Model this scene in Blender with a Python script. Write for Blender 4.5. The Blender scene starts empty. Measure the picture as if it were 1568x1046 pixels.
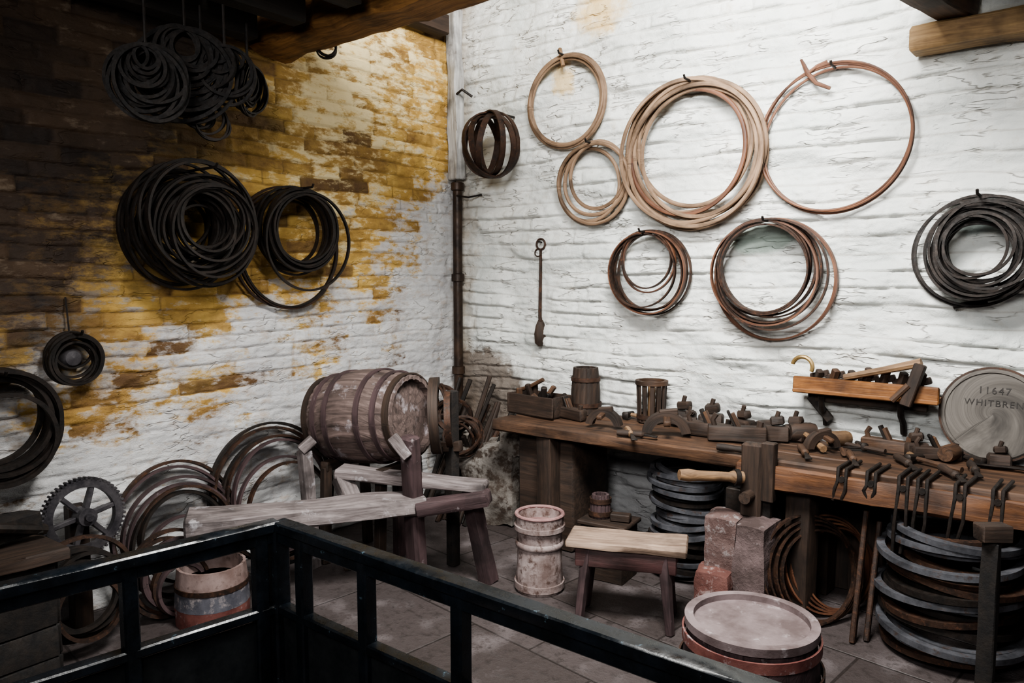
import bpy, bmesh, random
from math import *
from mathutils import Vector, Matrix, noise
random.seed(7)
# ------------------------------------------------------------------ camera calibration (metres)
A=radians(38); f=1150.0; PT=atan(103/1150.)
CAM=Vector((3.366,-3.715,1.45))
FW=Vector((-sin(A)*cos(PT),cos(A)*cos(PT),-sin(PT)))
RT=Vector((cos(A),sin(A),0)); UP=Vector((-sin(A)*sin(PT),cos(A)*sin(PT),cos(PT)))
def ray(u,v): return FW+RT*((u-784)/f)+UP*((523-v)/f)
def RW(u,v,o=0.):
    r=ray(u,v); return CAM+r*((-o-CAM.y)/r.y)
def LW(u,v,o=0.):
    r=ray(u,v); return CAM+r*((o-CAM.x)/r.x)
def FL(u,v,z=0.):
    r=ray(u,v); return CAM+r*((z-CAM.z)/r.z)
def DP(u,v,d): return CAM+ray(u,v)*d
def depth(p): return (p-CAM).dot(FW)
def px(n,p): return n*depth(p)/f
Z=Vector((0,0,1)); X=Vector((1,0,0)); Y=Vector((0,1,0))
def V(*a): return Vector(a)
# ------------------------------------------------------------------ materials
def newmat(name):
    m=bpy.data.materials.new(name); m.use_nodes=True
    t=m.node_tree; return m,t,t.nodes['Principled BSDF']
def N(t,ty,**k):
    n=t.nodes.new(ty)
    for a,b in k.items(): setattr(n,a,b)
    return n
def lk(t,a,b): t.links.new(a,b)
def setin(t,sock,v):
    if isinstance(v,bpy.types.NodeSocket): t.links.new(v,sock)
    else: sock.default_value=v
def c4(c): return (c[0],c[1],c[2],1)
def mix(t,fac,a,b,mode='MIX'):
    n=N(t,'ShaderNodeMix',data_type='RGBA',blend_type=mode)
    setin(t,n.inputs[0],fac)
    setin(t,n.inputs[6],a if isinstance(a,bpy.types.NodeSocket) else c4(a))
    setin(t,n.inputs[7],b if isinstance(b,bpy.types.NodeSocket) else c4(b))
    return n.outputs[2]
def math(t,op,a,b=0.,clamp=False):
    n=N(t,'ShaderNodeMath',operation=op,use_clamp=clamp)
    setin(t,n.inputs[0],a); setin(t,n.inputs[1],b); return n.outputs[0]
def rng(t,v,a,b,c=0.,d=1.):
    n=N(t,'ShaderNodeMapRange'); setin(t,n.inputs[0],v)
    for i,x in enumerate((a,b,c,d)): n.inputs[i+1].default_value=x
    return n.outputs[0]
def noi(t,vec,scale,detail=5,rough=.6,dist=0.):
    n=N(t,'ShaderNodeTexNoise'); n.inputs['Scale'].default_value=scale
    n.inputs['Detail'].default_value=detail; n.inputs['Roughness'].default_value=rough
    n.inputs['Distortion'].default_value=dist
    if vec is not None: lk(t,vec,n.inputs['Vector'])
    return n.outputs['Fac']
def mapp(t,vec,sc,loc=(0,0,0)):
    mp=N(t,'ShaderNodeMapping'); mp.inputs['Scale'].default_value=sc; mp.inputs['Location'].default_value=loc; lk(t,vec,mp.inputs[0]); return mp.outputs[0]
def attr(t,name,out='Fac'):
    n=N(t,'ShaderNodeAttribute',attribute_name=name); return n.outputs[out]
def bump(t,b,h,s,d=.01):
    n=N(t,'ShaderNodeBump'); n.inputs['Strength'].default_value=s; n.inputs['Distance'].default_value=d
    lk(t,h,n.inputs['Height']); lk(t,n.outputs[0],b.inputs['Normal'])
def wood(name,dark,light,rough=.65,bs=.5,dust=None,da=.0,grain=(2.5,28,28)):
    m,t,b=newmat(name)
    g=attr(t,'gc','Vector')
    mp=N(t,'ShaderNodeMapping'); mp.inputs['Scale'].default_value=grain; lk(t,g,mp.inputs[0])
    n1=noi(t,mp.outputs[0],1.6,7,.65,.6); n2=noi(t,g,5,4,.6)
    f1=rng(t,n1,.33,.68)
    c=mix(t,f1,dark,light)
    dk=[x*.4 for x in dark]
    c=mix(t,rng(t,n2,.48,.70,0,.85),c,dk)
    if dust:
        tc=N(t,'ShaderNodeNewGeometry'); n3=noi(t,tc.outputs['Position'],9,6,.7)
        c=mix(t,rng(t,n3,.62-da*.3,.72-da*.2,0,.85),c,dust)
    lk(t,c,b.inputs['Base Color']); b.inputs['Roughness'].default_value=rough
    bump(t,b,n1,bs,.006); return m
def speck(name,c1,c2,rough=.6,metal=0.,scale=14,bs=.3,c3=None,th=(.55,.7),bd=.005):
    m,t,b=newmat(name)
    tc=N(t,'ShaderNodeNewGeometry'); p=tc.outputs['Position']
    n1=noi(t,p,scale,7,.65); n2=noi(t,p,scale*2.7,5,.7)
    c=mix(t,rng(t,n1,.38,.64),c1,c2)
    if c3: c=mix(t,rng(t,n2,th[0],th[1]),c,c3)
    lk(t,c,b.inputs['Base Color']); b.inputs['Metallic'].default_value=metal
    lk(t,rng(t,n2,.3,.7,max(.05,rough-.15),min(1,rough+.15)),b.inputs['Roughness'])
    bump(t,b,n2,bs,bd); return m
M={}
M['oak_dark']=wood('oak_dark',(.015,.009,.006),(.050,.029,.019),.72)
M['oak_bench']=wood('oak_bench',(.028,.014,.008),(.105,.053,.027),.68)
M['oak_apron']=wood('oak_apron',(.045,.017,.007),(.15,.062,.022),.65)
M['oak_orange']=wood('oak_orange',(.10,.036,.010),(.31,.13,.036),.6)
M['oak_beam']=wood('oak_beam',(.12,.055,.016),(.42,.21,.065),.75,.8)
M['oak_tan']=wood('oak_tan',(.10,.055,.028),(.30,.185,.10),.7)
M['oak_plate']=wood('oak_plate',(.17,.10,.045),(.40,.26,.12),.7)
M['oak_grey']=wood('oak_grey',(.09,.072,.07),(.30,.26,.255),.8,.8,(.48,.46,.48),.12)
M['barrel_oak']=wood('barrel_oak',(.06,.042,.036),(.215,.155,.14),.75,.6,(.42,.38,.40),.18)
M['hoop_wood']=wood('hoop_wood',(.12,.072,.042),(.33,.22,.14),.7,.5)
M['hoop_cane']=wood('hoop_cane',(.07,.028,.016),(.20,.09,.048),.6,.3)
M['plum']=wood('plum_wood',(.030,.017,.018),(.085,.052,.054),.75,.5,(.32,.28,.29),.0)
M['lime_wood']=wood('limed_wood',(.25,.24,.23),(.58,.58,.57),.85,.8,(.08,.06,.05),0.1)
M['stool_top']=wood('stool_top',(.15,.098,.07),(.37,.27,.205),.8,.6)
M['stool_red']=wood('stool_red',(.033,.014,.013),(.085,.036,.035),.65,.4,(.4,.3,.28),-.05)
M['iron']=speck('black_iron',(.010,.008,.007),(.026,.018,.014),.62,.3,20,.3)
M['iron_rust']=speck('rusty_iron',(.020,.012,.009),(.062,.031,.019),.65,.3,18,.35,(.11,.048,.025))
M['iron_blue']=speck('grey_iron',(.04,.041,.047),(.11,.112,.125),.6,.2,10,.3,(.055,.03,.02))
M['bark']=speck('soot_bark',(.006,.005,.005),(.018,.013,.010),.8,0,25,.5)
M['pipe']=speck('pipe_iron',(.018,.011,.008),(.06,.035,.022),.5,.3,12,.3,(.16,.14,.12),(.70,.78))
M['fence']=speck('black_gloss_paint',(.003,.004,.005),(.007,.010,.014),.3,0,12,.25,(.09,.15,.19),(.66,.74),.003)
M['panel']=speck('black_panel',(.002,.003,.004),(.004,.006,.007),.6,0,5,.1)
M['gear']=speck('cast_iron',(.03,.028,.033),(.085,.078,.083),.5,.3,12,.35,(.16,.15,.15),(.64,.74))
M['white_pail']=speck('limed_pail',(.14,.098,.088),(.34,.28,.27),.7,0,9,.4,(.08,.047,.038),(.50,.64))
M['pink']=speck('pink_residue',(.17,.085,.083),(.33,.20,.19),.8,0,12,.4)
M['redbrick']=speck('red_brick',(.085,.032,.026),(.155,.068,.056),.85,0,7,.8,(.28,.22,.21),(.54,.66),.012)
M['redstone']=speck('ruddy_stone',(.075,.042,.037),(.15,.10,.092),.85,0,7,.8,(.30,.27,.27),(.52,.66),.012)
M['greystone']=speck('grey_stone',(.055,.037,.034),(.14,.10,.098),.85,0,8,.8,(.25,.21,.21),(.6,.72),.012)
M['plinth']=speck('limed_stone',(.08,.066,.055),(.26,.24,.22),.9,0,6,.8,(.05,.035,.026),(.46,.58),.012)
M['lid']=speck('barrel_lid',(.095,.068,.067),(.20,.157,.158),.6,0,8,.3,(.32,.28,.285),(.60,.74))
M['redpaint']=speck('red_paint',(.10,.032,.028),(.19,.075,.063),.6,0,9,.3,(.30,.24,.24),(.58,.68))
M['bluepaint']=speck('blue_paint',(.055,.055,.068),(.12,.12,.14),.6,0,9,.3,(.26,.23,.23),(.52,.66))
M['tubwood']=speck('limed_tub',(.15,.10,.088),(.28,.21,.195),.7,0,9,.3,(.07,.045,.036),(.56,.68))
M['brass']=speck('brass',(.20,.13,.05),(.38,.27,.12),.4,.5,12,.2)
M['head']=wood('barrel_head',(.055,.048,.042),(.15,.135,.12),.75,.5,grain=(4,6,3))
M['ink']=speck('dark_stencil',(.02,.018,.016),(.035,.03,.028),.8,0,8,.1)
# ------------------------------------------------------------------ mesh builder
class B:
    def __init__(s,name): s.name=name; s.v=[]; s.g=[]; s.fc=[]; s.mi=[]; s.m=[]
    def mat(s,k):
        if k not in s.m: s.m.append(k)
        return s.m.index(k)
    def add(s,vs,gs,fs,mat):
        o=len(s.v); s.v+=vs; off=Vector((random.random()*9,random.random()*9,random.random()*9))
        s.g+=[g+off for g in gs]; k=s.mat(mat)
        for q in fs: s.fc.append(tuple(o+i for i in q)); s.mi.append(k)
    def beam(s,p0,p1,w,h,mat,up=Z,b=.004,jit=.0,bow=0.,n=4):
        p0=Vector(p0);p1=Vector(p1); d=p1-p0; L=d.length; d=d/L
        up=Vector(up)
        if abs(up.dot(d))>.95: up=Vector((.1,1,0))
        sd=d.cross(up).normalized(); uu=sd.cross(d).normalized()
        w=w if isinstance(w,tuple) else (w,w); h=h if isinstance(h,tuple) else (h,h)
        b=min(b,w[0]*.3,h[0]*.3,L*.2)
        ts=[0,b/L]+[i/n for i in range(1,n)]+[1-b/L,1]
        vs=[];gs=[];fs=[];ph=random.random()*50
        for k,t in enumerate(ts):
            W=(w[0]+(w[1]-w[0])*t)/2; H=(h[0]+(h[1]-h[0])*t)/2
            e=b if k in(0,len(ts)-1) else 0
            W-=e;H-=e; bb=b
            cs=[(W,H-bb),(W-bb,H),(-W+bb,H),(-W,H-bb),(-W,-H+bb),(-W+bb,-H),(W-bb,-H),(W,-H+bb)]
            cc=p0+d*(L*t)+uu*(bow*4*t*(1-t))
            for q,(x,y) in enumerate(cs):
                if jit:
                    x+=jit*noise.noise(Vector((t*L*5+ph,q*.8,0))); y+=jit*noise.noise(Vector((t*L*5+ph,q*.8,9)))
                vs.append(cc+sd*x+uu*y); gs.append(Vector((t*L,x,y)))
        m=len(ts)
        for k in range(m-1):
            for q in range(8):
                fs.append((k*8+q,k*8+(q+1)%8,(k+1)*8+(q+1)%8,(k+1)*8+q))
        fs.append(tuple(range(7,-1,-1))); fs.append(tuple((m-1)*8+q for q in range(8)))
        s.add(vs,gs,fs,mat); return s
    def box(s,c,size,mat,yaw=0.,b=.004,jit=0.):
        c=Vector(c); d=Vector((cos(yaw),sin(yaw),0))*size[0]/2
        return s.beam(c-d,c+d,size[1],size[2],mat,Z,b,jit)
    def ring(s,c,n,R,w,t,mat,seg=56,rnd=False,wob=0.,arc=None,ax=0.):
        c=Vector(c); n=Vector(n).normalized(); a=n.orthogonal().normalized(); bb=n.cross(a)
        if abs(n.z)<.9:
            a=n.cross(Z).normalized(); bb=Z-n*Z.dot(n); bb.normalize()
        ph=random.random()*6.28; ph2=random.random()*6.28
        K=8 if rnd else 4; vs=[];gs=[];fs=[]
        if arc: a0,a1=arc; m=seg+1
        else: a0,a1=0,2*pi; m=seg
        for i in range(m):
            an=a0+(a1-a0)*i/seg
            rd=a*cos(an)+bb*sin(an); r=R*(1+wob*sin(2*an+ph)+wob*.5*sin(3*an+ph2))
            z=ax*sin(an+ph2)+ax*.6*sin(2*an+ph)
            for k in range(K):
                if rnd: x=cos(2*pi*k/K)*t/2; y=sin(2*pi*k/K)*w/2
                else: x,y=[(t/2,w/2),(-t/2,w/2),(-t/2,-w/2),(t/2,-w/2)][k]
                vs.append(c+rd*(r+x)+n*(y+z)); gs.append(Vector((an*R,x,y)))
        for i in range(m if not arc else m-1):
            j=(i+1)%m
            for k in range(K): fs.append((i*K+k,i*K+(k+1)%K,j*K+(k+1)%K,j*K+k))
        if arc: fs.append(tuple(range(K-1,-1,-1))); fs.append(tuple((m-1)*K+k for k in range(K)))
        s.add(vs,gs,fs,mat); return s
    def tube(s,pts,r,mat,K=8,flat=1.):
        pts=[Vector(p) for p in pts]; n=len(pts); rs=r if isinstance(r,(list,tuple)) else [r]*n
        vs=[];gs=[];fs=[];L=0; ref=None
        for i,p in enumerate(pts):
            d=(pts[min(i+1,n-1)]-pts[max(i-1,0)]).normalized()
            if ref is None: ref=d.orthogonal().normalized() if abs(d.z)>.9 else d.cross(Z).normalized()
            ref=(ref-d*ref.dot(d)).normalized(); o=d.cross(ref)
            if i: L+=(p-pts[i-1]).length
            for k in range(K):
                q=2*pi*k/K; x=cos(q)*rs[i]; y=sin(q)*rs[i]*flat
                vs.append(p+ref*x+o*y); gs.append(Vector((L,x,y)))
        for i in range(n-1):
            for k in range(K): fs.append((i*K+k,i*K+(k+1)%K,(i+1)*K+(k+1)%K,(i+1)*K+k))
        fs.append(tuple(range(K-1,-1,-1))); fs.append(tuple((n-1)*K+k for k in range(K)))
        s.add(vs,gs,fs,mat); return s
    def lathe(s,o,axis,prof,mat,seg=32,staves=0,groove=.003,start=0.):
        o=Vector(o); n=Vector(axis).normalized(); a=n.orthogonal().normalized()
        if abs(n.z)>.99: a=X.copy()
        bb=n.cross(a)
        if staves: seg=staves*4
        vs=[];gs=[];fs=[];L=0
        for i,(r,h) in enumerate(prof):
            for k in range(seg):
                an=2*pi*k/seg+start; rr=r
                if staves and k%4==0 and r>.01: rr=r-groove
                vs.append(o+n*h+(a*cos(an)+bb*sin(an))*rr)
                gs.append(Vector((h,(floor(k/4)*.37 if staves else 0)+an*max(r,.02),r)))
        for i in range(len(prof)-1):
            for k in range(seg): fs.append((i*seg+k,i*seg+(k+1)%seg,(i+1)*seg+(k+1)%seg,(i+1)*seg+k))
        if prof[0][0]>.0005: fs.append(tuple(range(seg-1,-1,-1)))
        if prof[-1][0]>.0005: fs.append(tuple((len(prof)-1)*seg+k for k in range(seg)))
        s.add(vs,gs,fs,mat); return s
    def lump(s,c,size,mat,yaw=0.,amp=.02,rnd=.15,freq=5,cuts=11):
        bm=bmesh.new(); bmesh.ops.create_cube(bm,size=2.)
        bmesh.ops.subdivide_edges(bm,edges=bm.edges[:],cuts=cuts,use_grid_fill=True)
        c=Vector(c); R=Matrix.Rotation(yaw,3,'Z'); vs=[];gs=[]; ph=random.random()*40
        bm.verts.ensure_lookup_table()
        for v in bm.verts:
            q=v.co.copy(); sp=q.normalized()*1.25; q=q*(1-rnd)+sp*rnd
            q=Vector((q.x*size[0]/2,q.y*size[1]/2,q.z*size[2]/2))
            q+=v.co.normalized()*amp*noise.noise(q*freq+Vector((ph,0,0)))+v.co.normalized()*amp*.4*noise.noise(q*freq*4+Vector((ph,0,0)))
            w=c+R@q; w.z=max(w.z,.001)
            vs.append(w); gs.append(q)
        fs=[tuple(v.index for v in q.verts) for q in bm.faces]; bm.free()
        s.add(vs,gs,fs,mat); return s
    def done(s,parent=None,ang=38):
        mn=Vector([min(v[i] for v in s.v) for i in range(3)]); mx=Vector([max(v[i] for v in s.v) for i in range(3)])
        o=Vector(((mn.x+mx.x)/2,(mn.y+mx.y)/2,mn.z))
        me=bpy.data.meshes.new(s.name); me.from_pydata([v-o for v in s.v],[],s.fc)
        for k in s.m: me.materials.append(M[k])
        me.polygons.foreach_set('material_index',s.mi)
        me.polygons.foreach_set('use_smooth',[True]*len(me.polygons))
        at=me.attributes.new('gc','FLOAT_VECTOR','POINT')
        at.data.foreach_set('vector',[x for g in s.g for x in g])
        bm=bmesh.new(); bm.from_mesh(me); bmesh.ops.recalc_face_normals(bm,faces=bm.faces[:]); bm.to_mesh(me); bm.free()
        me.set_sharp_from_angle(angle=radians(ang)); me.update()
        ob=bpy.data.objects.new(s.name,me); ob.location=o; bpy.context.collection.objects.link(ob)
        if parent: ob.parent=parent
        return ob
# ------------------------------------------------------------------ walls
def hsh(i,j=0.): return (sin(i*127.1+j*311.7+1.3)*43758.5453)%1
def sst(a,b,x):
    t=max(0,min(1,(x-a)/(b-a))); return t*t*(3-2*t)
def interp(x,tab):
    if x<=tab[0][0]: return tab[0][1]
    for (a,b),(c,d) in zip(tab,tab[1:]):
        if x<=c: return b+(d-b)*(x-a)/(c-a)
    return tab[-1][1]
def stone(x,z,ch,ln,wv,ds=.035):
    n1=noise.noise(Vector((x*1.1,z*1.1,wv))); n2=noise.noise(Vector((x*5,z*5,wv+3)))
    zz=z+ds*n1+.010*n2; row=floor(zz/ch); fz=zz/ch-row
    xx=x+hsh(row)*.4+.02*n2+.05*sin(row*2.3+x*4); l=ln*(.75+.5*hsh(row,5)); col=floor(xx/l); fx=xx/l-col
    dv=min(fz,1-fz)*ch; dh=min(fx,1-fx)*l
    return hsh(row,col),dv,dh,fz
def wallmesh(name,kind,s0,s1,z0,z1,ds,dz,mat):
    ns=int((s1-s0)/ds)+1; nz=int((z1-z0)/dz)+1
    vs=[];at={'br':[],'jt':[],'wv':[],'sv':[],'ov':[]}
    WT=[(-2.9,1.02),(-2.53,1.13),(-2.0,1.24),(-1.49,1.24),(-.8,1.44),(-.367,1.90),(-.15,2.15),(-.06,2.5),(0,3.3)]
    ST=[(-3.2,.95),(-2.64,1.15),(-2.14,1.55),(-1.85,1.95),(-1.7,2.2),(-1.55,2.7),(-1.3,3.4),(0,6)]  # lower edge of the dark brick and painted loft shadow
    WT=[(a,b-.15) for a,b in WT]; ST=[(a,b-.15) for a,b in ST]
    for j in range(nz):
        z=z0+(z1-z0)*j/(nz-1)
        for i in range(ns):
            s=s0+(s1-s0)*i/(ns-1)
            nA=noise.noise(Vector((s*3,z*3,5.))); nB=noise.noise(Vector((s*9,z*16,2.))); nC=noise.noise(Vector((s*26,z*48,7.)))
            if kind=='R':
                br,dv,dh,fz=stone(s,z,.078,.24,1.,.06)
                msk=sst(-.3,.25,noise.noise(Vector((s*2.6,z*6,11.)))+.05)
                jt=min(sst(0,.012,dv),.35+.65*sst(0,.014,dh)); 
                h=.017*jt*msk+.016*br*msk+.012*nA+.009*nB+.007*nC+.014*(1-fz)*msk
                at['wv'].append(msk);at['sv'].append(nA);at['ov'].append(0)
                vs.append((s,-h,z))
            else:
                br,dv,dh,fz=stone(s,z,.068,.225,4.,.03)
                jt=min(sst(0,.010,dv),sst(0,.011,dh))
                low=sst(.1,-.4,z-interp(s,WT))
                msk=sst(-.2,.3,noise.noise(Vector((s*2.6,z*5,15.))))
                jt=1-(1-jt)*(1-low*(1-.75*msk))
                h=.010*jt+.011*br*(1-.6*low)+.012*nA+.008*nB+.005*nC+.005*(1-fz)*jt*(1-.5*low)
                at['wv'].append((interp(s,WT)-z)/.38+nA*1.2+(br-.5)*1.2)
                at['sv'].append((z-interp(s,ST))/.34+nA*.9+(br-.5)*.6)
                at['ov'].append(exp(-((s+.75)**2/.25+(z-2.6)**2/.2))+.6*exp(-((s+1.05)**2/.1+(z-1.95)**2/.3)))
                vs.append((h,s,z))
            at['br'].append(br);at['jt'].append(jt)
    fs=[(j*ns+i,j*ns+i+1,(j+1)*ns+i+1,(j+1)*ns+i) for j in range(nz-1) for i in range(ns-1)]
    me=bpy.data.meshes.new(name); me.from_pydata(vs,[],fs)
    for k,d in at.items():
        a=me.attributes.new(k,'FLOAT','POINT'); a.data.foreach_set('value',d)
    me.materials.append(mat); me.polygons.foreach_set('use_smooth',[True]*len(me.polygons)); me.update()
    ob=bpy.data.objects.new(name,me); bpy.context.collection.objects.link(ob)
    md=ob.modifiers.new('thick','SOLIDIFY'); md.thickness=.05; md.offset=-1
    return ob
def cracks(t,ge,sc,loc,th,gate):
    w=mapp(t,ge,sc,loc); n=noi(t,w,1.,3,.5,.2); line=rng(t,math(t,'ABSOLUTE',math(t,'SUBTRACT',n,.5)),0,th,1,0)
    g=rng(t,noi(t,ge,6,3,.6),gate,gate+.08); return math(t,'MULTIPLY',line,g)
# right wall material
mr,t,b=newmat('limewashed_stone')
ge=N(t,'ShaderNodeNewGeometry').outputs['Position']
n1=noi(t,ge,3,6,.6); n2=noi(t,ge,30,6,.7); n3=noi(t,ge,9,6,.7)
nv=noi(t,mapp(t,ge,(7,1,.9)),1.6,6,.65)
ck=cracks(t,ge,(4.,1,19),(0,0,0),.020,.50)
c=mix(t,rng(t,n1,.35,.65),(.60,.63,.61),(.78,.79,.76))
c=mix(t,rng(t,attr(t,'jt'),.55,.0,0,.5),c,(.34,.31,.27))
c=mix(t,rng(t,n3,.57,.72,0,.5),c,(.47,.41,.33))
c=mix(t,rng(t,nv,.60,.74,0,.35),c,(.42,.36,.29))
c=mix(t,math(t,'MULTIPLY',ck,.5),c,(.20,.17,.145))
sep=N(t,'ShaderNodeSeparateXYZ'); lk(t,ge,sep.inputs[0]); sx,sy,sz=sep.outputs
def spot(t,sx,sz,x,z,rx,rz):
    dx=math(t,'DIVIDE',math(t,'SUBTRACT',sx,x),rx); dz=math(t,'DIVIDE',math(t,'SUBTRACT',sz,z),rz)
    r=math(t,'ADD',math(t,'MULTIPLY',dx,dx),math(t,'MULTIPLY',dz,dz)); return rng(t,r,1,0)
def gated(t,m,n,a,b_,k): return math(t,'MULTIPLY',rng(t,math(t,'ADD',m,n),a,b_,0,1),k)
P=RW(920,20); c=mix(t,gated(t,spot(t,sx,sz,P.x,P.z,.3,.25),n3,1.1,1.45,.75),c,(.62,.41,.13))
P=RW(865,120); c=mix(t,gated(t,spot(t,sx,sz,P.x,P.z,.17,.22),n3,1.2,1.4,.75),c,(.62,.43,.17))
P=RW(1165,365); c=mix(t,gated(t,spot(t,sx,sz,P.x,P.z,.22,.1),n3,.7,1.1,.8),c,(.30,.38,.33))
P=RW(1500,330); c=mix(t,gated(t,spot(t,sx,sz,P.x,P.z,.15,.1),n3,.7,1.1,.7),c,(.30,.38,.36))
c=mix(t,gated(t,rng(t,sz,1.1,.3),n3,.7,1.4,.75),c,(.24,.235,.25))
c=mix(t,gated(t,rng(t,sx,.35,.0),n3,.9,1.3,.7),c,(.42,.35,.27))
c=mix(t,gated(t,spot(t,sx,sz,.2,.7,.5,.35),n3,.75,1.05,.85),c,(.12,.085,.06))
lk(t,c,b.inputs['Base Color']); b.inputs['Roughness'].default_value=.75
hh=math(t,'SUBTRACT',math(t,'ADD',n2,math(t,'MULTIPLY',n3,1.5)),math(t,'MULTIPLY',ck,1.2))
bump(t,b,hh,.75,.009)
# left wall material
ml,t,b=newmat('peeling_limewashed_brick')
ge=N(t,'ShaderNodeNewGeometry').outputs['Position']
n1=noi(t,ge,3,6,.6); n2=noi(t,ge,28,6,.7); n3=noi(t,ge,10,7,.7)
nh=noi(t,mapp(t,ge,(1,1,2.4)),9,7,.72); nl=noi(t,mapp(t,ge,(1,1,1.6),(3,1,2)),3.2,6,.7); nd=noi(t,mapp(t,ge,(1,7,.9)),1.6,6,.65)
br=attr(t,'br'); jt=attr(t,'jt')
brick=mix(t,rng(t,math(t,'ADD',math(t,'MULTIPLY',br,.8),math(t,'MULTIPLY',nh,1.2)),.55,1.25),(.16,.082,.025),(.58,.36,.095))
brick=mix(t,rng(t,n1,.46,.66,0,.65),brick,(.76,.51,.15))
brick=mix(t,rng(t,br,.14,.07,0,.6),brick,(.08,.042,.02))
brick=mix(t,rng(t,jt,.6,0,0,.65),brick,(.19,.115,.042))
cream=math(t,'ADD',math(t,'ADD',math(t,'MULTIPLY',br,.34),math(t,'MULTIPLY',nh,1.8)),math(t,'MULTIPLY',attr(t,'ov'),.36))
brick=mix(t,rng(t,cream,1.22,1.46,0,.85),brick,(.84,.71,.43))
white=mix(t,rng(t,n1,.35,.65),(.50,.495,.505),(.70,.70,.695))
white=mix(t,rng(t,nh,.52,.70,0,.7),white,(.43,.32,.23))
white=mix(t,rng(t,nd,.58,.74,0,.6),white,(.34,.24,.17))
white=mix(t,rng(t,jt,.4,0,0,.5),white,(.30,.25,.20))
ckl=cracks(t,ge,(1,5.,15),(0,0,0),.018,.50)
white=mix(t,math(t,'MULTIPLY',ckl,.4),white,(.2,.16,.13))
wf=rng(t,math(t,'ADD',math(t,'ADD',attr(t,'wv'),math(t,'MULTIPLY',math(t,'SUBTRACT',nh,.5),6.)),math(t,'MULTIPLY',math(t,'SUBTRACT',nl,.5),4.)),-.5,.5)
c=mix(t,wf,brick,white)
soot_shade=mix(t,rng(t,math(t,'ADD',br,n3),.5,1.5),(.018,.011,.008),(.075,.044,.024))  # dark sooty brick, with the loft's diagonal shadow painted into the colour
soot_shade=mix(t,rng(t,math(t,'ADD',math(t,'MULTIPLY',br,.3),math(t,'MULTIPLY',nh,1.5)),1.06,1.25,0,.5),soot_shade,(.26,.20,.14))
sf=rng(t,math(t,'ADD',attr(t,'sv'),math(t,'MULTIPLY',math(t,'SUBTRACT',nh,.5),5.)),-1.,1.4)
c=mix(t,sf,c,soot_shade)
lk(t,c,b.inputs['Base Color']); b.inputs['Roughness'].default_value=.7
hh=math(t,'SUBTRACT',math(t,'ADD',n2,math(t,'MULTIPLY',nh,2.)),ckl)
bump(t,b,hh,.65,.009)
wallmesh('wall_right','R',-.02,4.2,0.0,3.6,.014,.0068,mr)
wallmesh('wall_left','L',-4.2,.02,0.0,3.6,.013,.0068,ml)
# floor
mf,t,b=newmat('flagstone_floor')
ge=N(t,'ShaderNodeNewGeometry').outputs['Position']
mp=N(t,'ShaderNodeMapping'); mp.inputs['Rotation'].default_value=(0,0,.12); lk(t,ge,mp.inputs[0])
bk=N(t,'ShaderNodeTexBrick'); lk(t,mp.outputs[0],bk.inputs['Vector'])
for k,vv in (('Scale',1.),('Mortar Size',.007),('Brick Width',.62),('Row Height',.42),('Mortar Smooth',.8)): bk.inputs[k].default_value=vv
bk.inputs['Color1'].default_value=(.050,.039,.037,1); bk.inputs['Color2'].default_value=(.078,.064,.063,1); bk.inputs['Mortar'].default_value=(.026,.02,.018,1)
n1=noi(t,ge,5,8,.72); n2=noi(t,ge,20,6,.75)
c=mix(t,rng(t,n1,.52,.68,0,.75),bk.outputs[0],(.25,.22,.225))
c=mix(t,rng(t,n2,.50,.64,0,.85),c,(.026,.02,.018))
lk(t,c,b.inputs['Base Color']); b.inputs['Roughness'].default_value=.55
bump(t,b,math(t,'ADD',math(t,'SUBTRACT',n1,bk.outputs['Fac']),n2),.6,.01)
M['floor']=mf
fl=B('floor'); fl.beam((-.15,-3,-.05),(5.2,-3,-.05),6.3,.1,'floor',b=.001); fl.done()
M['ceil']=wood('ceiling_boards',(.008,.006,.005),(.022,.016,.011),.8)
cl=B('ceiling')
for i in range(18): cl.beam((-.1,-5.9+i*.35,3.63),(5.2,-5.9+i*.35,3.63),.34,.04,'ceil',b=.003)
cl.done()
# ------------------------------------------------------------------ lofts and beams
lo=B('loft_left')
for i in range(13): lo.beam((.03,-1.74-i*.3,2.69),(1.75,-1.74-i*.3,2.69),.29,.035,'ceil')
for i in range(5): lo.beam((.2+i*.36,-1.62,2.60),(.2+i*.36,-5.3,2.60),.09,.14,'ceil',jit=.01)
lo.done()
tb=B('tie_beam')
tb.beam((.03,-1.44,2.65),(1.95,-1.44,2.70),(.22,.24),(.28,.34),'oak_beam',b=.03,jit=.03,n=24)
tb.done()
P=RW(700,8,.1)
B('wall_timber').beam((.03,-.12,P.z+.06),(.62,-.12,P.z+.12),.14,.12,'oak_beam',b=.015,jit=.015,n=8).beam((.09,-.2,2.97),(.09,-1.35,2.99),.1,.12,'oak_dark',b=.01,jit=.01).done()
P=RW(1400,80,.04)
B('loft_plate').beam((P.x,-.10,2.425),(4.2,-.10,2.425),.13,.10,'oak_plate',b=.008,jit=.012,n=14).done()
lr=B('loft_right')
lr.beam((2.86,-.05,2.54),(2.62,-1.2,2.54),.12,.13,'oak_bench',b=.01,jit=.012,n=12)
for i in range(4): lr.beam((3.15+i*.33,-.05,2.54),(3.0+i*.33,-1.2,2.54),.09,.12,'oak_dark',b=.008,jit=.01)
for i in range(8): lr.beam((2.80-.16*(.07+i*.15)-.08,-.12-i*.15,2.625),(4.2,-.12-i*.15,2.625),.145,.03,'ceil')
lr.done()
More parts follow.
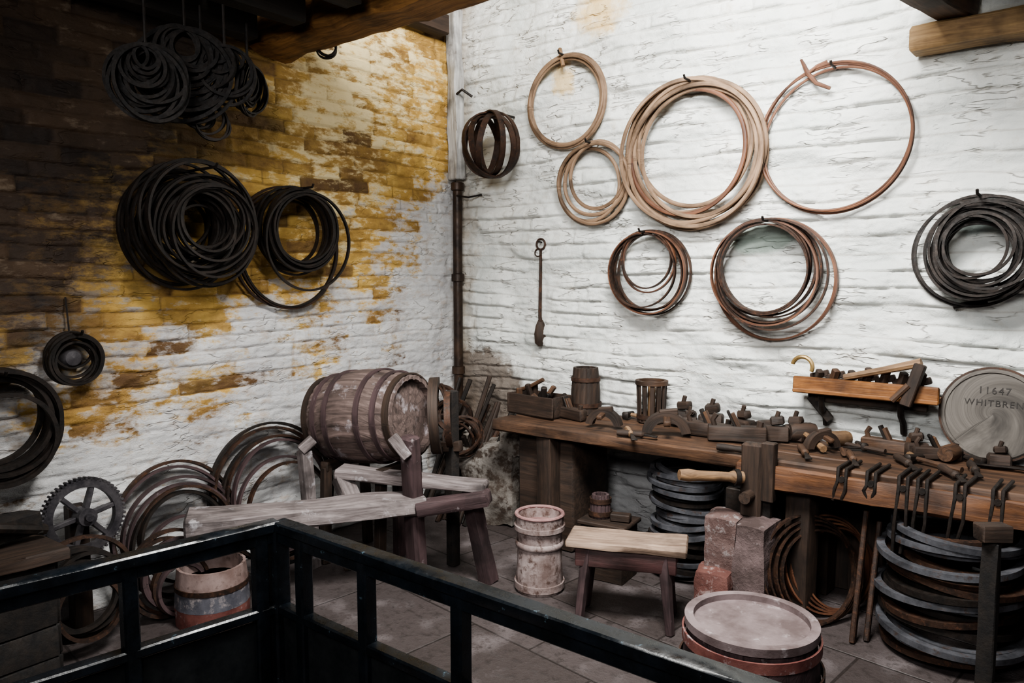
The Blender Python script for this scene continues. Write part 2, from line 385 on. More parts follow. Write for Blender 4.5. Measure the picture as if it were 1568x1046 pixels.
# ------------------------------------------------------------------ corner pipe
pp=B('corner_downpipe')
cx,cy=.09,-.09
pp.tube([(cx,cy,.15),(cx,cy,2.01)],.030,'pipe',14)
for z in (.8,1.4,1.98): pp.lathe((cx,cy,z),Z,[(.03,0),(.042,.005),(.042,.05),(.03,.055)],'pipe',16)
pp.beam((cx,cy,2.05),(cx-.02,cy,3.1),.085,.07,'lime_wood',jit=.012,n=14,b=.006)
pp.tube([(cx,cy-.02,2.57),(cx+.09,cy-.05,2.59),(cx+.13,cy-.0,2.55)],.008,'iron')
pp.tube([(cx,cy-.02,1.95),(cx+.12,cy-.03,1.93),(cx+.16,cy+.05,1.95)],.006,'iron')
pp.done()
# ------------------------------------------------------------------ hoops on walls
def wallhoop(name,wall,u,v,ry,specs,mat,sec,off=.06,rnd=True,wob=.01,nail=True,ax=.004):
    pt=RW if wall=='R' else LW
    c=pt(u,v,off); R=px(ry,c); n=V(0,-1,0) if wall=='R' else V(1,0,0); s=X if wall=='R' else Y
    o=B(name)
    for i,sp in enumerate(specs):
        mt=sp[3] if len(sp)>3 else mat; sc=sp[4] if len(sp)>4 else sec
        cc=c+s*(sp[1]*R)+Z*(sp[2]*R)+n*(i*sec[0]*.4)
        tilt=n+s*random.uniform(-.03,.03)+Z*random.uniform(-.04,.02)
        o.ring(cc,tilt,R*sp[0]-sc[1]/2,sc[0],sc[1],mt,72,rnd,wob,ax=ax)
    if nail:
        top=c+Z*(R*.93); o.tube([top-n*(off-.02),top+n*(.05+len(specs)*sec[0]*.4),top+n*(.06+len(specs)*sec[0]*.4)+Z*.015],.006,'iron',6)
    return o,c,R,n,s
def jit(n,lo=.8,hi=1.,sx=.04,mat=None,down=True):
    r=[]
    for i in range(n):
        s=random.uniform(lo,hi); q=(1-s)*random.choice([1,.7,.2,-.4,-1] if down else [1,1,.8])
        r.append((s,random.uniform(-sx,sx),q)+((random.choice(mat),) if mat else ()))
    return r
o,*_=wallhoop('wooden_hoop','R',867,156,73,[(1,0,0),(.93,.0,-.02),(.95,.02,.01)],'hoop_wood',(.022,.026),wob=.01)
P=RW(864,88,.05); o.tube([P+V(-.03,0,.05),P+V(0,-.03,-.0),P+V(.02,-.04,-.06)],.012,'oak_tan'); o.done()
o,*_=wallhoop('wooden_hoop','R',910,281,64,[(1,-.05,0),(.9,-.14,-.04),(.9,.06,.1),(.8,.14,.16),(1.0,.04,-.02)],'hoop_wood',(.02,.022),wob=.02); o.done()
o,*_=wallhoop('wooden_hoop','R',1062,237,115,[(1,-.04,0),(.97,.03,.0),(.93,.04,-.04),(.88,-.10,.09),(.84,.02,.14),(.93,.08,.05),(.84,-.06,.02,'hoop_cane'),(.86,.12,.0),(.97,-.05,.02),(.95,.06,-.05)],'hoop_wood',(.018,.023),wob=.014); o.done()
o,c,R,n,s=wallhoop('cane_hoop','R',1275,213,114,[(1,0,0),(.965,.02,-.02),(.985,-.01,.01)],'hoop_cane',(.014,.013),wob=.008)
P=RW(1240,108,.05)
o.tube([P+V(.10,-.02,-.10),P+V(.04,-.03,-.07),P+V(.0,-.03,-.02),P+V(-.02,-.02,.02),P+V(-.035,-.02,.05)],[.008,.010,.011,.009,.006],'hoop_cane')
o.tube([P+V(.00,-.03,-.02),P+V(.04,-.02,.01),P+V(.08,-.01,.025)],.008,'hoop_cane'); o.done()
o,*_=wallhoop('iron_hoop_coil','R',996,418,66,[(1,0,0),(.97,-.03,.02),(.93,.02,.06),(.9,-.05,.0),(.88,.08,.03),(.94,.02,-.04),(.7,.04,.24,'hoop_cane'),(.66,0,.3),(.96,.03,.0,'hoop_cane'),(.85,-.07,.05)],'iron_rust',(.020,.007),rnd=False,ax=.006); o.done()
o,*_=wallhoop('iron_hoop_coil','R',1184,428,94,[(1,0,0,'hoop_cane'),(.97,.02,-.01,'hoop_cane'),(.85,-.06,.12),(.83,-.04,.14),(.8,-.1,.18),(.78,-.05,.2),(.8,-.0,.17),(.76,-.1,.22),(.82,-.04,.12),(.86,-.08,.1,'hoop_cane'),(.90,.04,.08),(.74,-.08,.2),(.72,-.05,.16)],'iron_rust',(.022,.008),rnd=False,ax=.006); o.done()
sp=[(.98,-.12,-.05),(1.0,-.06,0)]+[(random.uniform(.55,.85),random.uniform(-.1,.22),random.uniform(-.12,.12)) for i in range(26)]
o,c,R,n,s=wallhoop('iron_hoop_coil','R',1502,384,86,sp,'iron',(.014,.010),rnd=False,ax=.008); 
P=RW(1460,470,.06); o.tube([P,P+V(.12,0,.03)],.012,'iron'); P=RW(1470,312,.1); o.tube([P,P+V(.16,0,-.03)],.01,'iron'); o.done()
# nested truss hoops by the corner
c=RW(752,222,.24); R=px(50,c); o=B('truss_hoop_nest')
for k,(an,dx,dz) in enumerate(((3,.0,0),(72,0,0),(-15,.02,-.01),(-28,.0,.01),(-66,-.02,0),(-78,-.04,0),(30,.0,-.02))):
    an=radians(an); o.ring(c+V(dx,0,dz),V(sin(an),-cos(an),.18*sin(k*2)),R*(1-.02*k),.034,.009,'iron_rust',48,False,.02)
o.tube([c+Z*R,V(c.x,-.02,c.z+R)],.008,'iron'); o.done()
# hanging iron tool
t0=RW(828,374,.04); t1=RW(827,530,.04); o=B('long_spoon_auger')
o.ring(t0,V(0,-1,0),px(8,t0),.012,.012,'iron_rust',20,True); o.ring(t0+V(-.012,-.01,-.05),V(0,-1,.1),px(6,t0),.008,.008,'iron_rust',18,True)
L=t0.z-t1.z
o.tube([t0+V(0,0,-.03),t0+V(0,0,-.2*L),t0+V(-.004,0,-.7*L),t0+V(0,0,-.76*L)],[.008,.009,.011,.012],'iron_rust')
o.tube([t0+V(0,0,-.74*L),t0+V(0,0,-.80*L),t0+V(0,0,-.88*L),t0+V(0,0,-.97*L),t0+V(0,0,-L)],[.014,.030,.038,.034,.012],'oak_dark',10,.5)
o.tube([t0+V(0,.02,.01),t0+V(0,-.03,.015)],.005,'iron',6); o.done()
# left wall coils
o,*_=wallhoop('iron_hoop_coil','L',270,350,89,[(1,0,0),(.98,.02,.01)]+[(random.uniform(.45,.97),random.uniform(-.12,.12),random.uniform(-.12,.2)) for i in range(44)],'iron',(.016,.010),rnd=False,ax=.01); o.done()
o,*_=wallhoop('iron_hoop_coil','L',440,380,94,[(1,0,0,'iron_rust'),(.97,.03,-.02,'iron_rust'),(.93,.04,-.03)]+[(random.uniform(.52,.70),random.uniform(-.02,.1),random.uniform(.24,.33)) for i in range(22)]+[(.8,.05,.1)],'iron',(.016,.010),rnd=False,ax=.006); o.done()
o,c,R,*_=wallhoop('iron_hoop_coil','L',108,548,41,jit(12,.7,1.,.08),'iron',(.014,.009),rnd=False); o.tube([c+Z*R,LW(100,455,.03)],.004,'iron',6)
o.lathe(c-X*.02,X,[(0,0),(.05,.0),(.045,.03),(.03,.05),(0,.055)],'gear',20); o.done()
o,*_=wallhoop('iron_hoop_coil','L',-12,652,90,jit(12,.80,1.,.05),'iron',(.025,.016),off=.08,rnd=False); o.done()
# coils hanging from the beam
def hang(u,v,ry,d,n,norm,lo=.6,mat='iron',name='hanging_hoop_coil',top=None,th=.011):
    c=DP(u,v,d); R=px(ry,c); o=B(name)
    for i in range(n):
        q=Vector(norm)+V(random.uniform(-.25,.25),random.uniform(-.25,.25),random.uniform(-.12,.12)); r=R*random.uniform(lo,1)
        o.ring(c+Z*(R-r)+V(random.uniform(-.03,.03),random.uniform(-.03,.03),0),q,r-.006,th*1.2,th*.7,mat,48,False,.04,ax=.01)
    tz=2.54 if top is None else top
    o.tube([c+Z*(R*.9),V(c.x,c.y,tz)],.006,'iron',6); o.done()
hang(380,142,42,3.3,9,(.85,.4,0),.65)
hang(312,190,32,3.1,8,(.9,-.2,0),.5)
hang(285,118,72,3.0,30,(.8,-.5,0),.25,'bark',th=.020)
hang(225,130,58,2.85,20,(.8,-.6,0),.25,'bark',th=.018)
hang(345,120,48,3.05,14,(.6,-.6,0),.25,'bark',th=.016)
hang(500,75,18,3.6,3,(.6,-.7,0),.8,top=2.57)
# ------------------------------------------------------------------ workbench
BZ=.67
def bf(x): return -.63+(x-.83)*(.13/3.07)
o=B('workbench')
for i,(q0,q1) in enumerate(((0,.33),(.335,.66),(.665,1))):
    y0=-.63+.54*q0; y1=-.63+.54*q1; w=(y1-y0); off=.02*(i-1)
    o.beam((.83+off,(y0+y1)/2,BZ-.03),(3.9,(y0+y1)/2+.12*(1-(q0+q1)/2),BZ-.03),w,.06,'oak_bench',b=.008,jit=.008,n=20)
o.beam((2.17,-.60,BZ-.07),(3.9,-.53,BZ-.07),.06,.10,'oak_apron',b=.008,jit=.010,n=16)
o.box((1.10,-.36,.30),(.36,.34,.60),'oak_dark',jit=.01,b=.01)
o.beam((1.15,-.56,0),(1.15,-.56,.61),.09,.10,'oak_dark',jit=.008)
for x in (2.42,3.35): 
    o.beam((x,-.50,0),(x,-.50,.61),.10,.10,'oak_dark',jit=.008); o.beam((x,-.20,0),(x,-.20,.61),.10,.10,'oak_dark')
o.done()
o=B('underbench_shade_boards')  # dark boards added to stand in for deep shade below the bench
for i in range(11):
    x=2.12+i*.165+random.uniform(-.02,.02); h=random.uniform(.50,.59); o.beam((x,-.125,.0),(x+random.uniform(-.03,.03),-.08,h),.15,.018,'oak_dark',up=Y,jit=.004)
o.done()
# vice
o=B('bench_vice'); P=FL(1180,705,BZ-.05); x=P.x
yv=bf(x)-.05
o.beam((x,yv,.42),(x,yv,.74),.09,.06,'oak_dark',up=Y,jit=.006,b=.01)
o.beam((x+.07,yv+.0,.50),(x+.07,yv,.75),.05,.05,'oak_dark',up=Y,jit=.006)
o.beam((x-.12,yv+.02,.47),(x+.08,yv+.02,.47),.03,.11,'iron')
o.tube([(x,yv+.2,.52),(x,yv-.09,.52)],.025,'oak_dark',12)
q0=V(x-.02,yv-.06,.60); q1=FL(1040,727,.62)
o.lathe(q0,(q1-q0),[(.0,0),(.025,0),(.027,.04),(.020,.06),(.022,.2),(.027,(q1-q0).length-.04),(.022,(q1-q0).length),(0,(q1-q0).length)],'oak_tan',14)
o.ring(q0+(q1-q0)*.1,(q1-q0),.03,.02,.008,'iron',20)
o.done()
def onb(u,v):
    p=FL(u,v,BZ+.004); p.y=min(p.y,-.17); return p
P=onb(826,634); P.y=min(P.y,-.19)
o=B('tool_crate'); yw=-.08
o.box(P+V(0,0,.01),(.32,.17,.02),'oak_dark',yw)
for s_ in(-1,1):
    o.box(P+V(0,s_*.08,.06),(.32,.015,.11),'oak_dark',yw,jit=.004); o.box(P+V(s_*.155,0,.06),(.015,.16,.11),'oak_dark',yw)
for i in range(10):
    a0=P+V(random.uniform(-.12,.12),random.uniform(-.05,.05),.04); o.beam(a0,a0+V(random.uniform(-.12,.12),random.uniform(-.05,.05),random.uniform(.07,.13)),.03,.025,random.choice(['oak_dark','oak_bench','iron']),jit=.004)
o.tube([P+V(-.15,0,.12),P+V(-.05,-.03,.15),P+V(.04,-.02,.2)],.012,'oak_bench'); o.done()
def pail(name,P,r0,r1,h,mat,hoops=((.2,),(.75,)),hm='iron_rust',st=14,fill=.7,im=None):
    o=B(name); tk=.014
    prof=[(0,0),(r0,0),(r0+(r1-r0)*.5+.004,h*.5),(r1,h),(r1-tk,h),(r0+(r1-r0)*fill-tk,h*fill),(0,h*fill)]
    o.lathe(P,Z,prof,mat,staves=st,groove=.003)
    for hh in hoops:
        k=hh[0]; r=r0+(r1-r0)*k+.006; o.ring(P+Z*(h*k),Z,r,.022,.006,hm,36)
    return o
P=onb(911,628); pail('wooden_pail',P,px(23,P),px(19,P),px(70,P),'oak_dark').done()
P=onb(1004,643); o=B('slatted_drum'); r=px(22,P); h=px(64,P)
o.lathe(P,Z,[(0,0),(r*.9,0),(r*.9,.02),(0,.02)],'oak_dark',24)
for i in range(12):
    a_=2*pi*i/12; d=V(cos(a_),sin(a_),0); o.beam(P+d*r*.88,P+d*r+Z*h,.022,.010,'oak_dark',up=d,b=.002)
o.ring(P+Z*(h-.012),Z,r*1.0,.022,.02,'oak_bench',30); o.ring(P+Z*.03,Z,r*.93,.022,.012,'iron_rust',30); o.lathe(P+Z*.02,Z,[(.02,0),(.02,h*.85)],'oak_tan',12); o.done()
def T(P,yw): 
    c_,s_=cos(yw),sin(yw)
    return lambda x,y,z: P+V(x*c_-y*s_,x*s_+y*c_,z)
def t_plane(P,yw,s=1.):
    o=B('hand_plane'); q=T(P,yw); k=random.choice(['oak_dark','oak_bench','oak_dark'])
    o.beam(q(-.12*s,0,.035*s),q(.12*s,0,.035*s),.06*s,.065*s,k,b=.006,jit=.004)
    o.beam(q(.0,0,.05*s),q(-.04*s,0,.13*s),.04*s,.012,'iron',b=.002); o.beam(q(.015*s,0,.05*s),q(-.02*s,0,.12*s),.035*s,.016*s,'oak_bench',b=.002)
    o.tube([q(-.09*s,0,.06*s),q(-.10*s,0,.09*s),q(-.085*s,0,.115*s)],.012*s,k); o.tube([q(.09*s,0,.06*s),q(.095*s,0,.09*s)],.014*s,k); return o.done()
def t_arch(P,yw,s=1.):
    o=B('cooper_croze'); q=T(P,yw); n=q(0,1,0)-P
    o.ring(q(0,0,.005),n,.085*s,.05*s,.04*s,'oak_dark',24,False,0,(.15,pi-.15)); o.beam(q(-.03*s,0,.09*s),q(.05*s,0,.10*s),.04*s,.05*s,'oak_dark'); o.beam(q(0,-.02,.08*s),q(0,-.09*s,.07*s),.03*s,.025*s,'oak_bench'); return o.done()
def t_mallet(P,yw,s=1.):
    o=B('wooden_mallet'); q=T(P,yw); h=.045*s
    o.lathe(q(0,-.06*s,h),q(0,1,0)-P,[(0,0),(.038*s,0),(.044*s,.02*s),(.044*s,.10*s),(.038*s,.12*s),(0,.12*s)],random.choice(['oak_dark','oak_tan','oak_bench','oak_dark']),18)
    o.tube([q(0,0,h),q(.14*s,0,h*.8),q(.24*s,0,.02)],[.012*s,.013*s,.016*s],random.choice(['oak_tan','oak_bench'])); return o.done()
def t_hammer(P,yw,s=1.):
    o=B('iron_hammer'); q=T(P,yw)
    o.beam(q(0,-.06*s,.025*s),q(0,.07*s,.025*s),(.04*s,.02*s),(.045*s,.02*s),'iron',b=.006); o.tube([q(-.02,0,.025*s),q(.13*s,0,.022*s),q(.26*s,0,.018)],[.011*s,.012*s,.015*s],random.choice(['oak_tan','oak_bench','oak_dark'])); return o.done()
def t_chisel(P,yw,s=1.):
    o=B('chisel'); q=T(P,yw)
    o.lathe(q(0,0,.018),q(1,0,0)-P,[(0,0),(.014,.0),(.017,.03),(.013,.08),(.016,.12),(.008,.13),(0,.13)],random.choice(['oak_tan','oak_bench','oak_dark']),12)
    o.beam(q(.125,0,.018),q(.24*s,0,.010),(.010,.03),(.010,.006),'iron',b=.001); return o.done()
def t_block(P,yw,s=1.):
    o=B('wooden_block'); q=T(P,yw)
    o.beam(q(-.06*s,0,.04*s),q(.06*s,0,.04*s),.09*s,.078*s,'oak_dark',b=.008,jit=.006); o.beam(q(-.03*s,.01,.10*s),q(.04*s,0,.11*s),.05*s,.045*s,'oak_dark',b=.008,jit=.006); o.tube([q(0,0,.12*s),q(.01*s,0,.155*s)],.012*s,'oak_dark'); return o.done()
def t_knife(P,yw,s=1.):
    o=B('drawknife'); q=T(P,yw)
    o.tube([q(-.13*s,-.07*s,.016),q(-.13*s,0,.014),q(-.09*s,.015*s,.012),q(0,.025*s,.012),q(.09*s,.015*s,.012),q(.13*s,0,.014),q(.13*s,-.07*s,.016)],[.006,.007,.014,.018,.014,.007,.006],'iron',8,.4)
    for e in(-1,1): o.tube([q(e*.13*s,-.05*s,.016),q(e*.13*s,-.09*s,.017),q(e*.135*s,-.14*s,.017)],[.009,.014,.011],random.choice(['oak_tan','oak_bench'])); 
    return o.done()
tl=[(t_arch,925,655,.2,.9),(t_plane,872,641,-.2,.9),(t_chisel,960,662,-.9,.9),(t_arch,1020,668,.5,1.1),(t_chisel,945,668,.3,.8),(t_hammer,965,640,.1,.9),
(t_block,1078,640,0,1.),(t_block,1120,645,.3,1.),(t_plane,1085,668,.1,1.),(t_plane,1128,676,.4,1.1),(t_chisel,1098,690,.1,.8),(t_block,1145,660,-.3,.9),
(t_mallet,1172,668,2.6,.9),(t_chisel,1200,650,2.3,.8),(t_block,1188,675,.5,.9),(t_mallet,1235,672,-.9,1.),(t_arch,1258,690,.9,.8),(t_chisel,1225,690,-1.1,.8),
(t_mallet,1290,680,2.4,.8),(t_knife,1335,692,.4,1.),(t_hammer,1340,672,.6,.8),(t_chisel,1300,700,-1.2,.8),(t_plane,1385,672,-.1,.9),(t_block,1412,688,.6,.8),(t_hammer,1400,708,-.5,.8),(t_chisel,1372,705,-1.,.8),
(t_mallet,1455,705,2.9,.8),(t_plane,1450,685,.5,.8),(t_chisel,1485,716,-1.3,.8),(t_hammer,1500,700,.9,.8),(t_block,1535,705,.2,.7),(t_knife,1545,722,.1,.9),
(t_block,1055,655,.4,.7),(t_block,1252,655,0,.9),(t_hammer,1315,665,-.3,.8),(t_chisel,1440,722,-1.,.8)]
for fn,u,v,yw,s in tl: fn(onb(u,v),yw,s)
for i,u in enumerate((1302,1345,1392,1420,1475,1530)):
    P=FL(u,706+(u-1290)*.13,BZ); y=bf(P.x)-.045; x=P.x; o=B('hanging_tongs'); h=(.12,.10,.30,.26,.2,.24)[i]
    o.tube([(x+.01,y+.16,BZ+.014),(x,y-.005,BZ+.012),(x,y-.012,BZ-.04),(x-.01,y-.012,BZ-h*.6),(x+random.uniform(-.02,.01),y-.005,BZ-h)],.007,'iron')
    o.tube([(x+.045,y+.16,BZ+.014),(x+.03,y-.005,BZ+.012),(x+.03,y-.012,BZ-.04),(x+.03,y-.012,BZ-h*.6),(x+.015,y-.005,BZ-h*.95)],.007,'iron')
    o.lathe((x+.015,y-.02,BZ-.03),Y,[(0,0),(.012,0),(.012,.02),(0,.02)],'iron',10)
    o.done()
# shelf rack on right wall
a0=RW(1217,588,.14); a1=RW(1440,603,.14); zs=(a0.z+a1.z)/2
o=B('tool_rack_shelf')
o.beam((a0.x,-.16,zs),(a1.x,-.16,zs),.03,.07,'oak_orange',b=.005,jit=.004)
o.beam((a0.x,-.115,zs-.03),(a1.x,-.115,zs-.03),.13,.02,'oak_orange')
for x in (a0.x+.12,a1.x-.15):
    o.tube([(x,-.14,zs-.05),(x,-.12,zs-.11),(x,-.06,zs-.15),(x,-.04,zs-.2)],.014,'iron')
o.beam((a0.x+.06,-.10,zs-.06),(a0.x+.15,-.08,zs-.17),.02,.04,'iron'); o.beam((a0.x+.05,-.08,zs-.06),(a1.x-.05,-.08,zs-.06),.05,.05,'oak_dark')
o.done()
ts=zs+.04
o=B('iron_hook'); x=a0.x+.03; o.ring(V(x+.005,-.15,ts+.04),V(0,-1,0),.045,.02,.020,'brass',24,True,0,(.2,3.6)); o.done()
o=B('iron_hammer'); o.tube([(a0.x+.22,-.15,ts+.005),(a0.x+.38,-.16,ts+.05),(a0.x+.53,-.17,ts+.095)],[.014,.016,.02],'oak_tan'); o.beam((a1.x-.07,-.19,ts+.09),(a1.x-.12,-.20,ts-.09),.045,.04,'oak_dark'); o.tube([(a1.x-.11,-.21,ts-.0),(a1.x-.17,-.22,ts-.07)],.014,'oak_bench'); o.done()
o=B('peg_tool_row')
for i in range(7):
    x=a0.x+.09+i*.07; o.beam((x,-.11,ts-.03),(x+.02,-.13,ts+random.uniform(.02,.06)),.03,.03,random.choice(['oak_dark','oak_bench','oak_dark'])); o.beam((x-.03,-.10,ts-.01),(x+.05,-.10,ts+.015),.03,.03,'oak_dark')
o.done()
# barrel head leaning on wall
o=B('stencilled_barrel_head'); c=RW(1520,655,.09); R=.192; nn=V(0,-1,.12).normalized()
c.z=BZ+.012+R
o.lathe(c,nn,[(0,0),(R*.94,0),(R,.008),(R,.02),(R*.94,.03),(R*.90,.03),(R*.885,.024),(0,.024)],'head',48)
o.ring(c+nn*.015,nn,R,.02,.008,'iron_rust',48); hd=o.done()
for tx,dz,sz in (('11647',.085,.04),('WHITBREN',.035,.036)):
    cu=bpy.data.curves.new('stencil','FONT'); cu.body=tx; cu.size=sz; cu.align_x='CENTER'; cu.extrude=.0005; cu.materials.append(M['ink']); cu.space_character=1.2
    ob=bpy.data.objects.new('stencil_text',cu); bpy.context.collection.objects.link(ob)
    ob.rotation_euler=(pi/2-.12,0,0); ob.location=(c+nn*.0255+V(0,.12,1)*dz)-hd.location; ob.parent=hd
# ------------------------------------------------------------------ below bench
def stack(name,P,R,h,n,mats,var=.1,rnd=False,mg=.03,t=.022):
    o=B(name)
    for i in range(n):
        r=R*random.uniform(1-var,1); th=h/n*.75; z=mg+th/2+(h-th-mg)*i/(n-1)
        for q in range(2): o.ring(P+V(random.uniform(-.02,.02),random.uniform(-.02,.02),z+q*.004),V(random.uniform(-.09,.09),random.uniform(-.09,.09),1),r-t/2-q*.03,th*.6,t,random.choice(mats),56,rnd,.015,ax=.007)
    return o
P=RW(1052,800,.36); P.z=0; stack('iron_hoop_stack',P,px(60,P),.52,12,['iron_blue','iron','iron_blue'],var=.12).done()
P=RW(1458,900,.46); P.z=0; stack('iron_hoop_stack',P,px(105,P),.50,10,['iron_blue','iron','iron_blue','iron_rust'],var=.14,t=.03).done()
P=RW(1130,900,.68); P.z=0; o=B('stone_chopping_block')
o.lump(P+V(-.062,.02,.21),(.13,.18,.425),'redstone',.05,.02,.08); o.lump(P+V(.070,.02,.21),(.13,.18,.42),'greystone',-.03,.02,.08); o.lump(P+V(-.075,-.06,.10),(.14,.14,.21),'redbrick',.1,.025,.2); o.done()
# foreground barrel
c=FL(1150,948,.42); R=px(96,c); o=B('upright_barrel'); H=.42
pr=[(0,0),(R*.95,0)]+[(R*(.95+.13*sin(pi*k/8)),H*k/8) for k in range(1,8)]+[(R*1.0,H),(R*.93,H),(R*.92,H-.022),(0,H-.022)]
c.z=0; o.lathe(c,Z,pr,'plum',staves=20,groove=.003); o.lathe(c+Z*(H-.021),Z,[(0,0),(R*.92,0),(R*.92,.006),(0,.006)],'lid',40)
o.ring(c+Z*(H-.008),Z,R*.965,.024,.026,'lid',60)
for z,k in ((H-.05,1.035),(H-.14,1.085),(.12,1.075),(.04,1.0)): o.ring(c+Z*z,Z,R*k+.004,.032,.006,'redpaint' if z>.3 else 'iron_rust',60)
o.done()
# stool
zt=.34; cs=[FL(875,806,zt),FL(1060,818,zt),FL(1046,858,zt),FL(868,836,zt)]
lm=(cs[0]+cs[3])/2; rm=(cs[1]+cs[2])/2; w=.20; d=(rm-lm).normalized(); sd=V(-d.y,d.x,0)
o=B('wooden_stool'); o.beam(lm,rm,w,.03,'stool_top',b=.006,jit=.008,n=10)
for s_ in(-1,1): o.beam(lm+d*.04+sd*s_*w*.36-Z*.055,rm-d*.04+sd*s_*w*.36-Z*.055,.025,.08,'stool_red',jit=.004)
for e,k in ((lm+d*.09,-1),(rm-d*.09,1)):
    o.beam(e-sd*w*.36-Z*.055,e+sd*w*.36-Z*.055,.025,.075,'stool_red')
    for s_ in(-1,1):
        tp=e+sd*s_*w*.3-Z*.02; bt=V(tp.x,tp.y,0)+d*k*.03+sd*s_*.04; o.beam(bt,tp,(.028,.042),(.028,.042),'plum',jit=.004)
o.done()
P=FL(826,900); h=.355; r=px(36,P); o=B('limed_churn'); 
o.lathe(P,Z,[(0,0),(r*.98,0),(r*1.02,.03),(r*.95,h*.35),(r*.93,h*.6),(r*.95,h*.75),(r*1.0,h*.86),(r*1.02,h),(r*.93,h),(r*.9,h*.85),(0,h*.85)],'white_pail',staves=16,groove=.0025)
o.ring(P+Z*.03,Z,r*1.03,.03,.008,'white_pail',40); o.ring(P+Z*h*.62,Z,r*.97,.03,.014,'white_pail',40,True); o.ring(P+Z*h*.84,Z,r*1.03,.02,.01,'white_pail',40); o.ring(P+Z*h,Z,r*.98,.016,.018,'pink',40,True)
o.lathe(P+Z*(h*.86),Z,[(0,0),(r*.9,0),(0,.02)],'pink',28); o.done()
P=FL(932,880); o=B('wooden_crate'); o.box(P+V(0,.0,.13),(.22,.18,.26),'oak_dark',.1,jit=.008); o.box(P+V(0,0,.27),(.25,.20,.02),'oak_dark',.1); o.done()
P2=P+V(-.05,0,.281); pail('wooden_pail',P2,.05,.042,.11,'plum').done()
P2=P+V(.06,-.02,.281); o=B('wooden_peg_tool'); o.beam(P2+V(-.04,0,.02),P2+V(.05,.03,.02),.05,.035,'oak_dark'); o.done()
for k,(u,v,ry,m) in enumerate(((1235,880,80,'iron_rust'),(1262,870,72,'hoop_cane'))):
    c=FL(u,v+ry*.9); R=px(ry,c); o=B('leaning_hoop')
    for i in range(4): o.ring(c+V(i*.012,.02*i,R*(1-.05*i)+.006),V(.75,-.6,.25),R*(1-.05*i),.025,.008,m,56,False,.01)
    o.done()
P=FL(1505,1080); o=B('wooden_bollard_post'); o.beam(P,P+Z*.57,.05,.05,'bark',jit=.006); tp=P+Z*.60; o.beam(tp-RT*.05,tp+RT*.05,.06,.055,'oak_dark',jit=.006); o.done()
P=FL(1305,985); o=B('iron_bar'); 
for i in range(2): o.beam(P+V(.04*i,.05*i,0),P+V(.04*i,.15+.05*i,.5-.05*i),.02,.03,'iron_rust')
o.done()
o=B('limed_rubble_plinth'); o.lump((.60,-.27,.22),(.36,.34,.44),'plinth',.1,.05,.2); o.lump((.74,-.32,.50),(.14,.18,.18),'plinth',.3,.04,.3); o.done()
# ------------------------------------------------------------------ shaving horse + barrel
o=B('shaving_horse'); zp=.385
a0=FL(284,803,zp); a1=FL(650,768,zp); d=(a1-a0).normalized(); sd=V(-d.y,d.x,0)
o.beam(a0,a1,(.20,.16),(.085,.075),'oak_grey',b=.01,jit=.012,n=14)
g0=DP(518,722,3.62); g1=DP(745,745,3.5)
o.beam(g0,g1,.12,.045,'oak_grey',b=.008,jit=.008,n=8)
o.beam(g0+V(.02,0,-.02),DP(540,770,3.52),.08,.07,'oak_grey',jit=.006)
o.beam(DP(640,778,3.48),DP(750,762,3.42),.10,.06,'plum',b=.008,jit=.008)
b0=FL(640,886); o.beam(b0,DP(627,668,3.45),.085,.07,'plum',jit=.008,b=.01)
b1=FL(748,890); o.beam(b1,DP(722,765,3.48),.075,.06,'plum',jit=.008)
b2=FL(612,850); o.beam(b2,V(b2.x,b2.y,.40),.05,.05,'plum')
o.beam(DP(600,668,3.42),DP(626,700,3.42),.05,.045,'oak_grey',jit=.006)
o.beam(FL(482,868),DP(466,690,3.62),.055,.055,'oak_grey',jit=.006); o.beam(DP(460,690,3.6),DP(480,672,3.62),.045,.045,'oak_grey')
for s_ in(-1,1):
    q=a0+d*.35+sd*s_*.05; o.beam(V(q.x,q.y,0)+sd*s_*.05,q,.05,.05,'plum')
o.done()
cb=DP(566,637,3.80); an=radians(38-27); ax=V(cos(an),sin(an),.10).normalized(); Lb=.54; rb=.238; re=.198
o=B('wooden_barrel'); st=cb-ax*Lb/2
pr=[(0,.02),(re-.02,.02),(re-.015,0),(re,0)]+[(re+(rb-re)*sin(pi*k/12),Lb*k/12) for k in range(1,12)]+[(re,Lb),(re-.02,Lb),(re-.022,Lb-.035),(0,Lb-.035)]
o.lathe(st,ax,pr,'barrel_oak',staves=20,groove=.005)
for k in (.04,.16,.32,.68,.84,.96):
    r=re+(rb-re)*sin(pi*k)+.003; o.ring(st+ax*Lb*k,ax,r,.034 if k in(.04,.96) else .028,.008,'plum' if k in (.32,.68,.16,.84) else 'oak_dark',80)
o.done()
o=B('barrel_cradle'); zb=cb.z-rb; pv=V(-ax.y,ax.x,0)
for k in (-.16,.18):
    q=cb+ax*k; o.beam(V(q.x,q.y,zb-.005)-pv*.17,V(q.x,q.y,zb-.005)+pv*.17,.045,.05,'oak_dark')
    for s_ in (-1,1):
        w_=pv*.15*s_; o.beam(V(q.x,q.y,0)+w_*1.15,V(q.x,q.y,zb-.01)+w_,.045,.045,'oak_dark')
o.done()
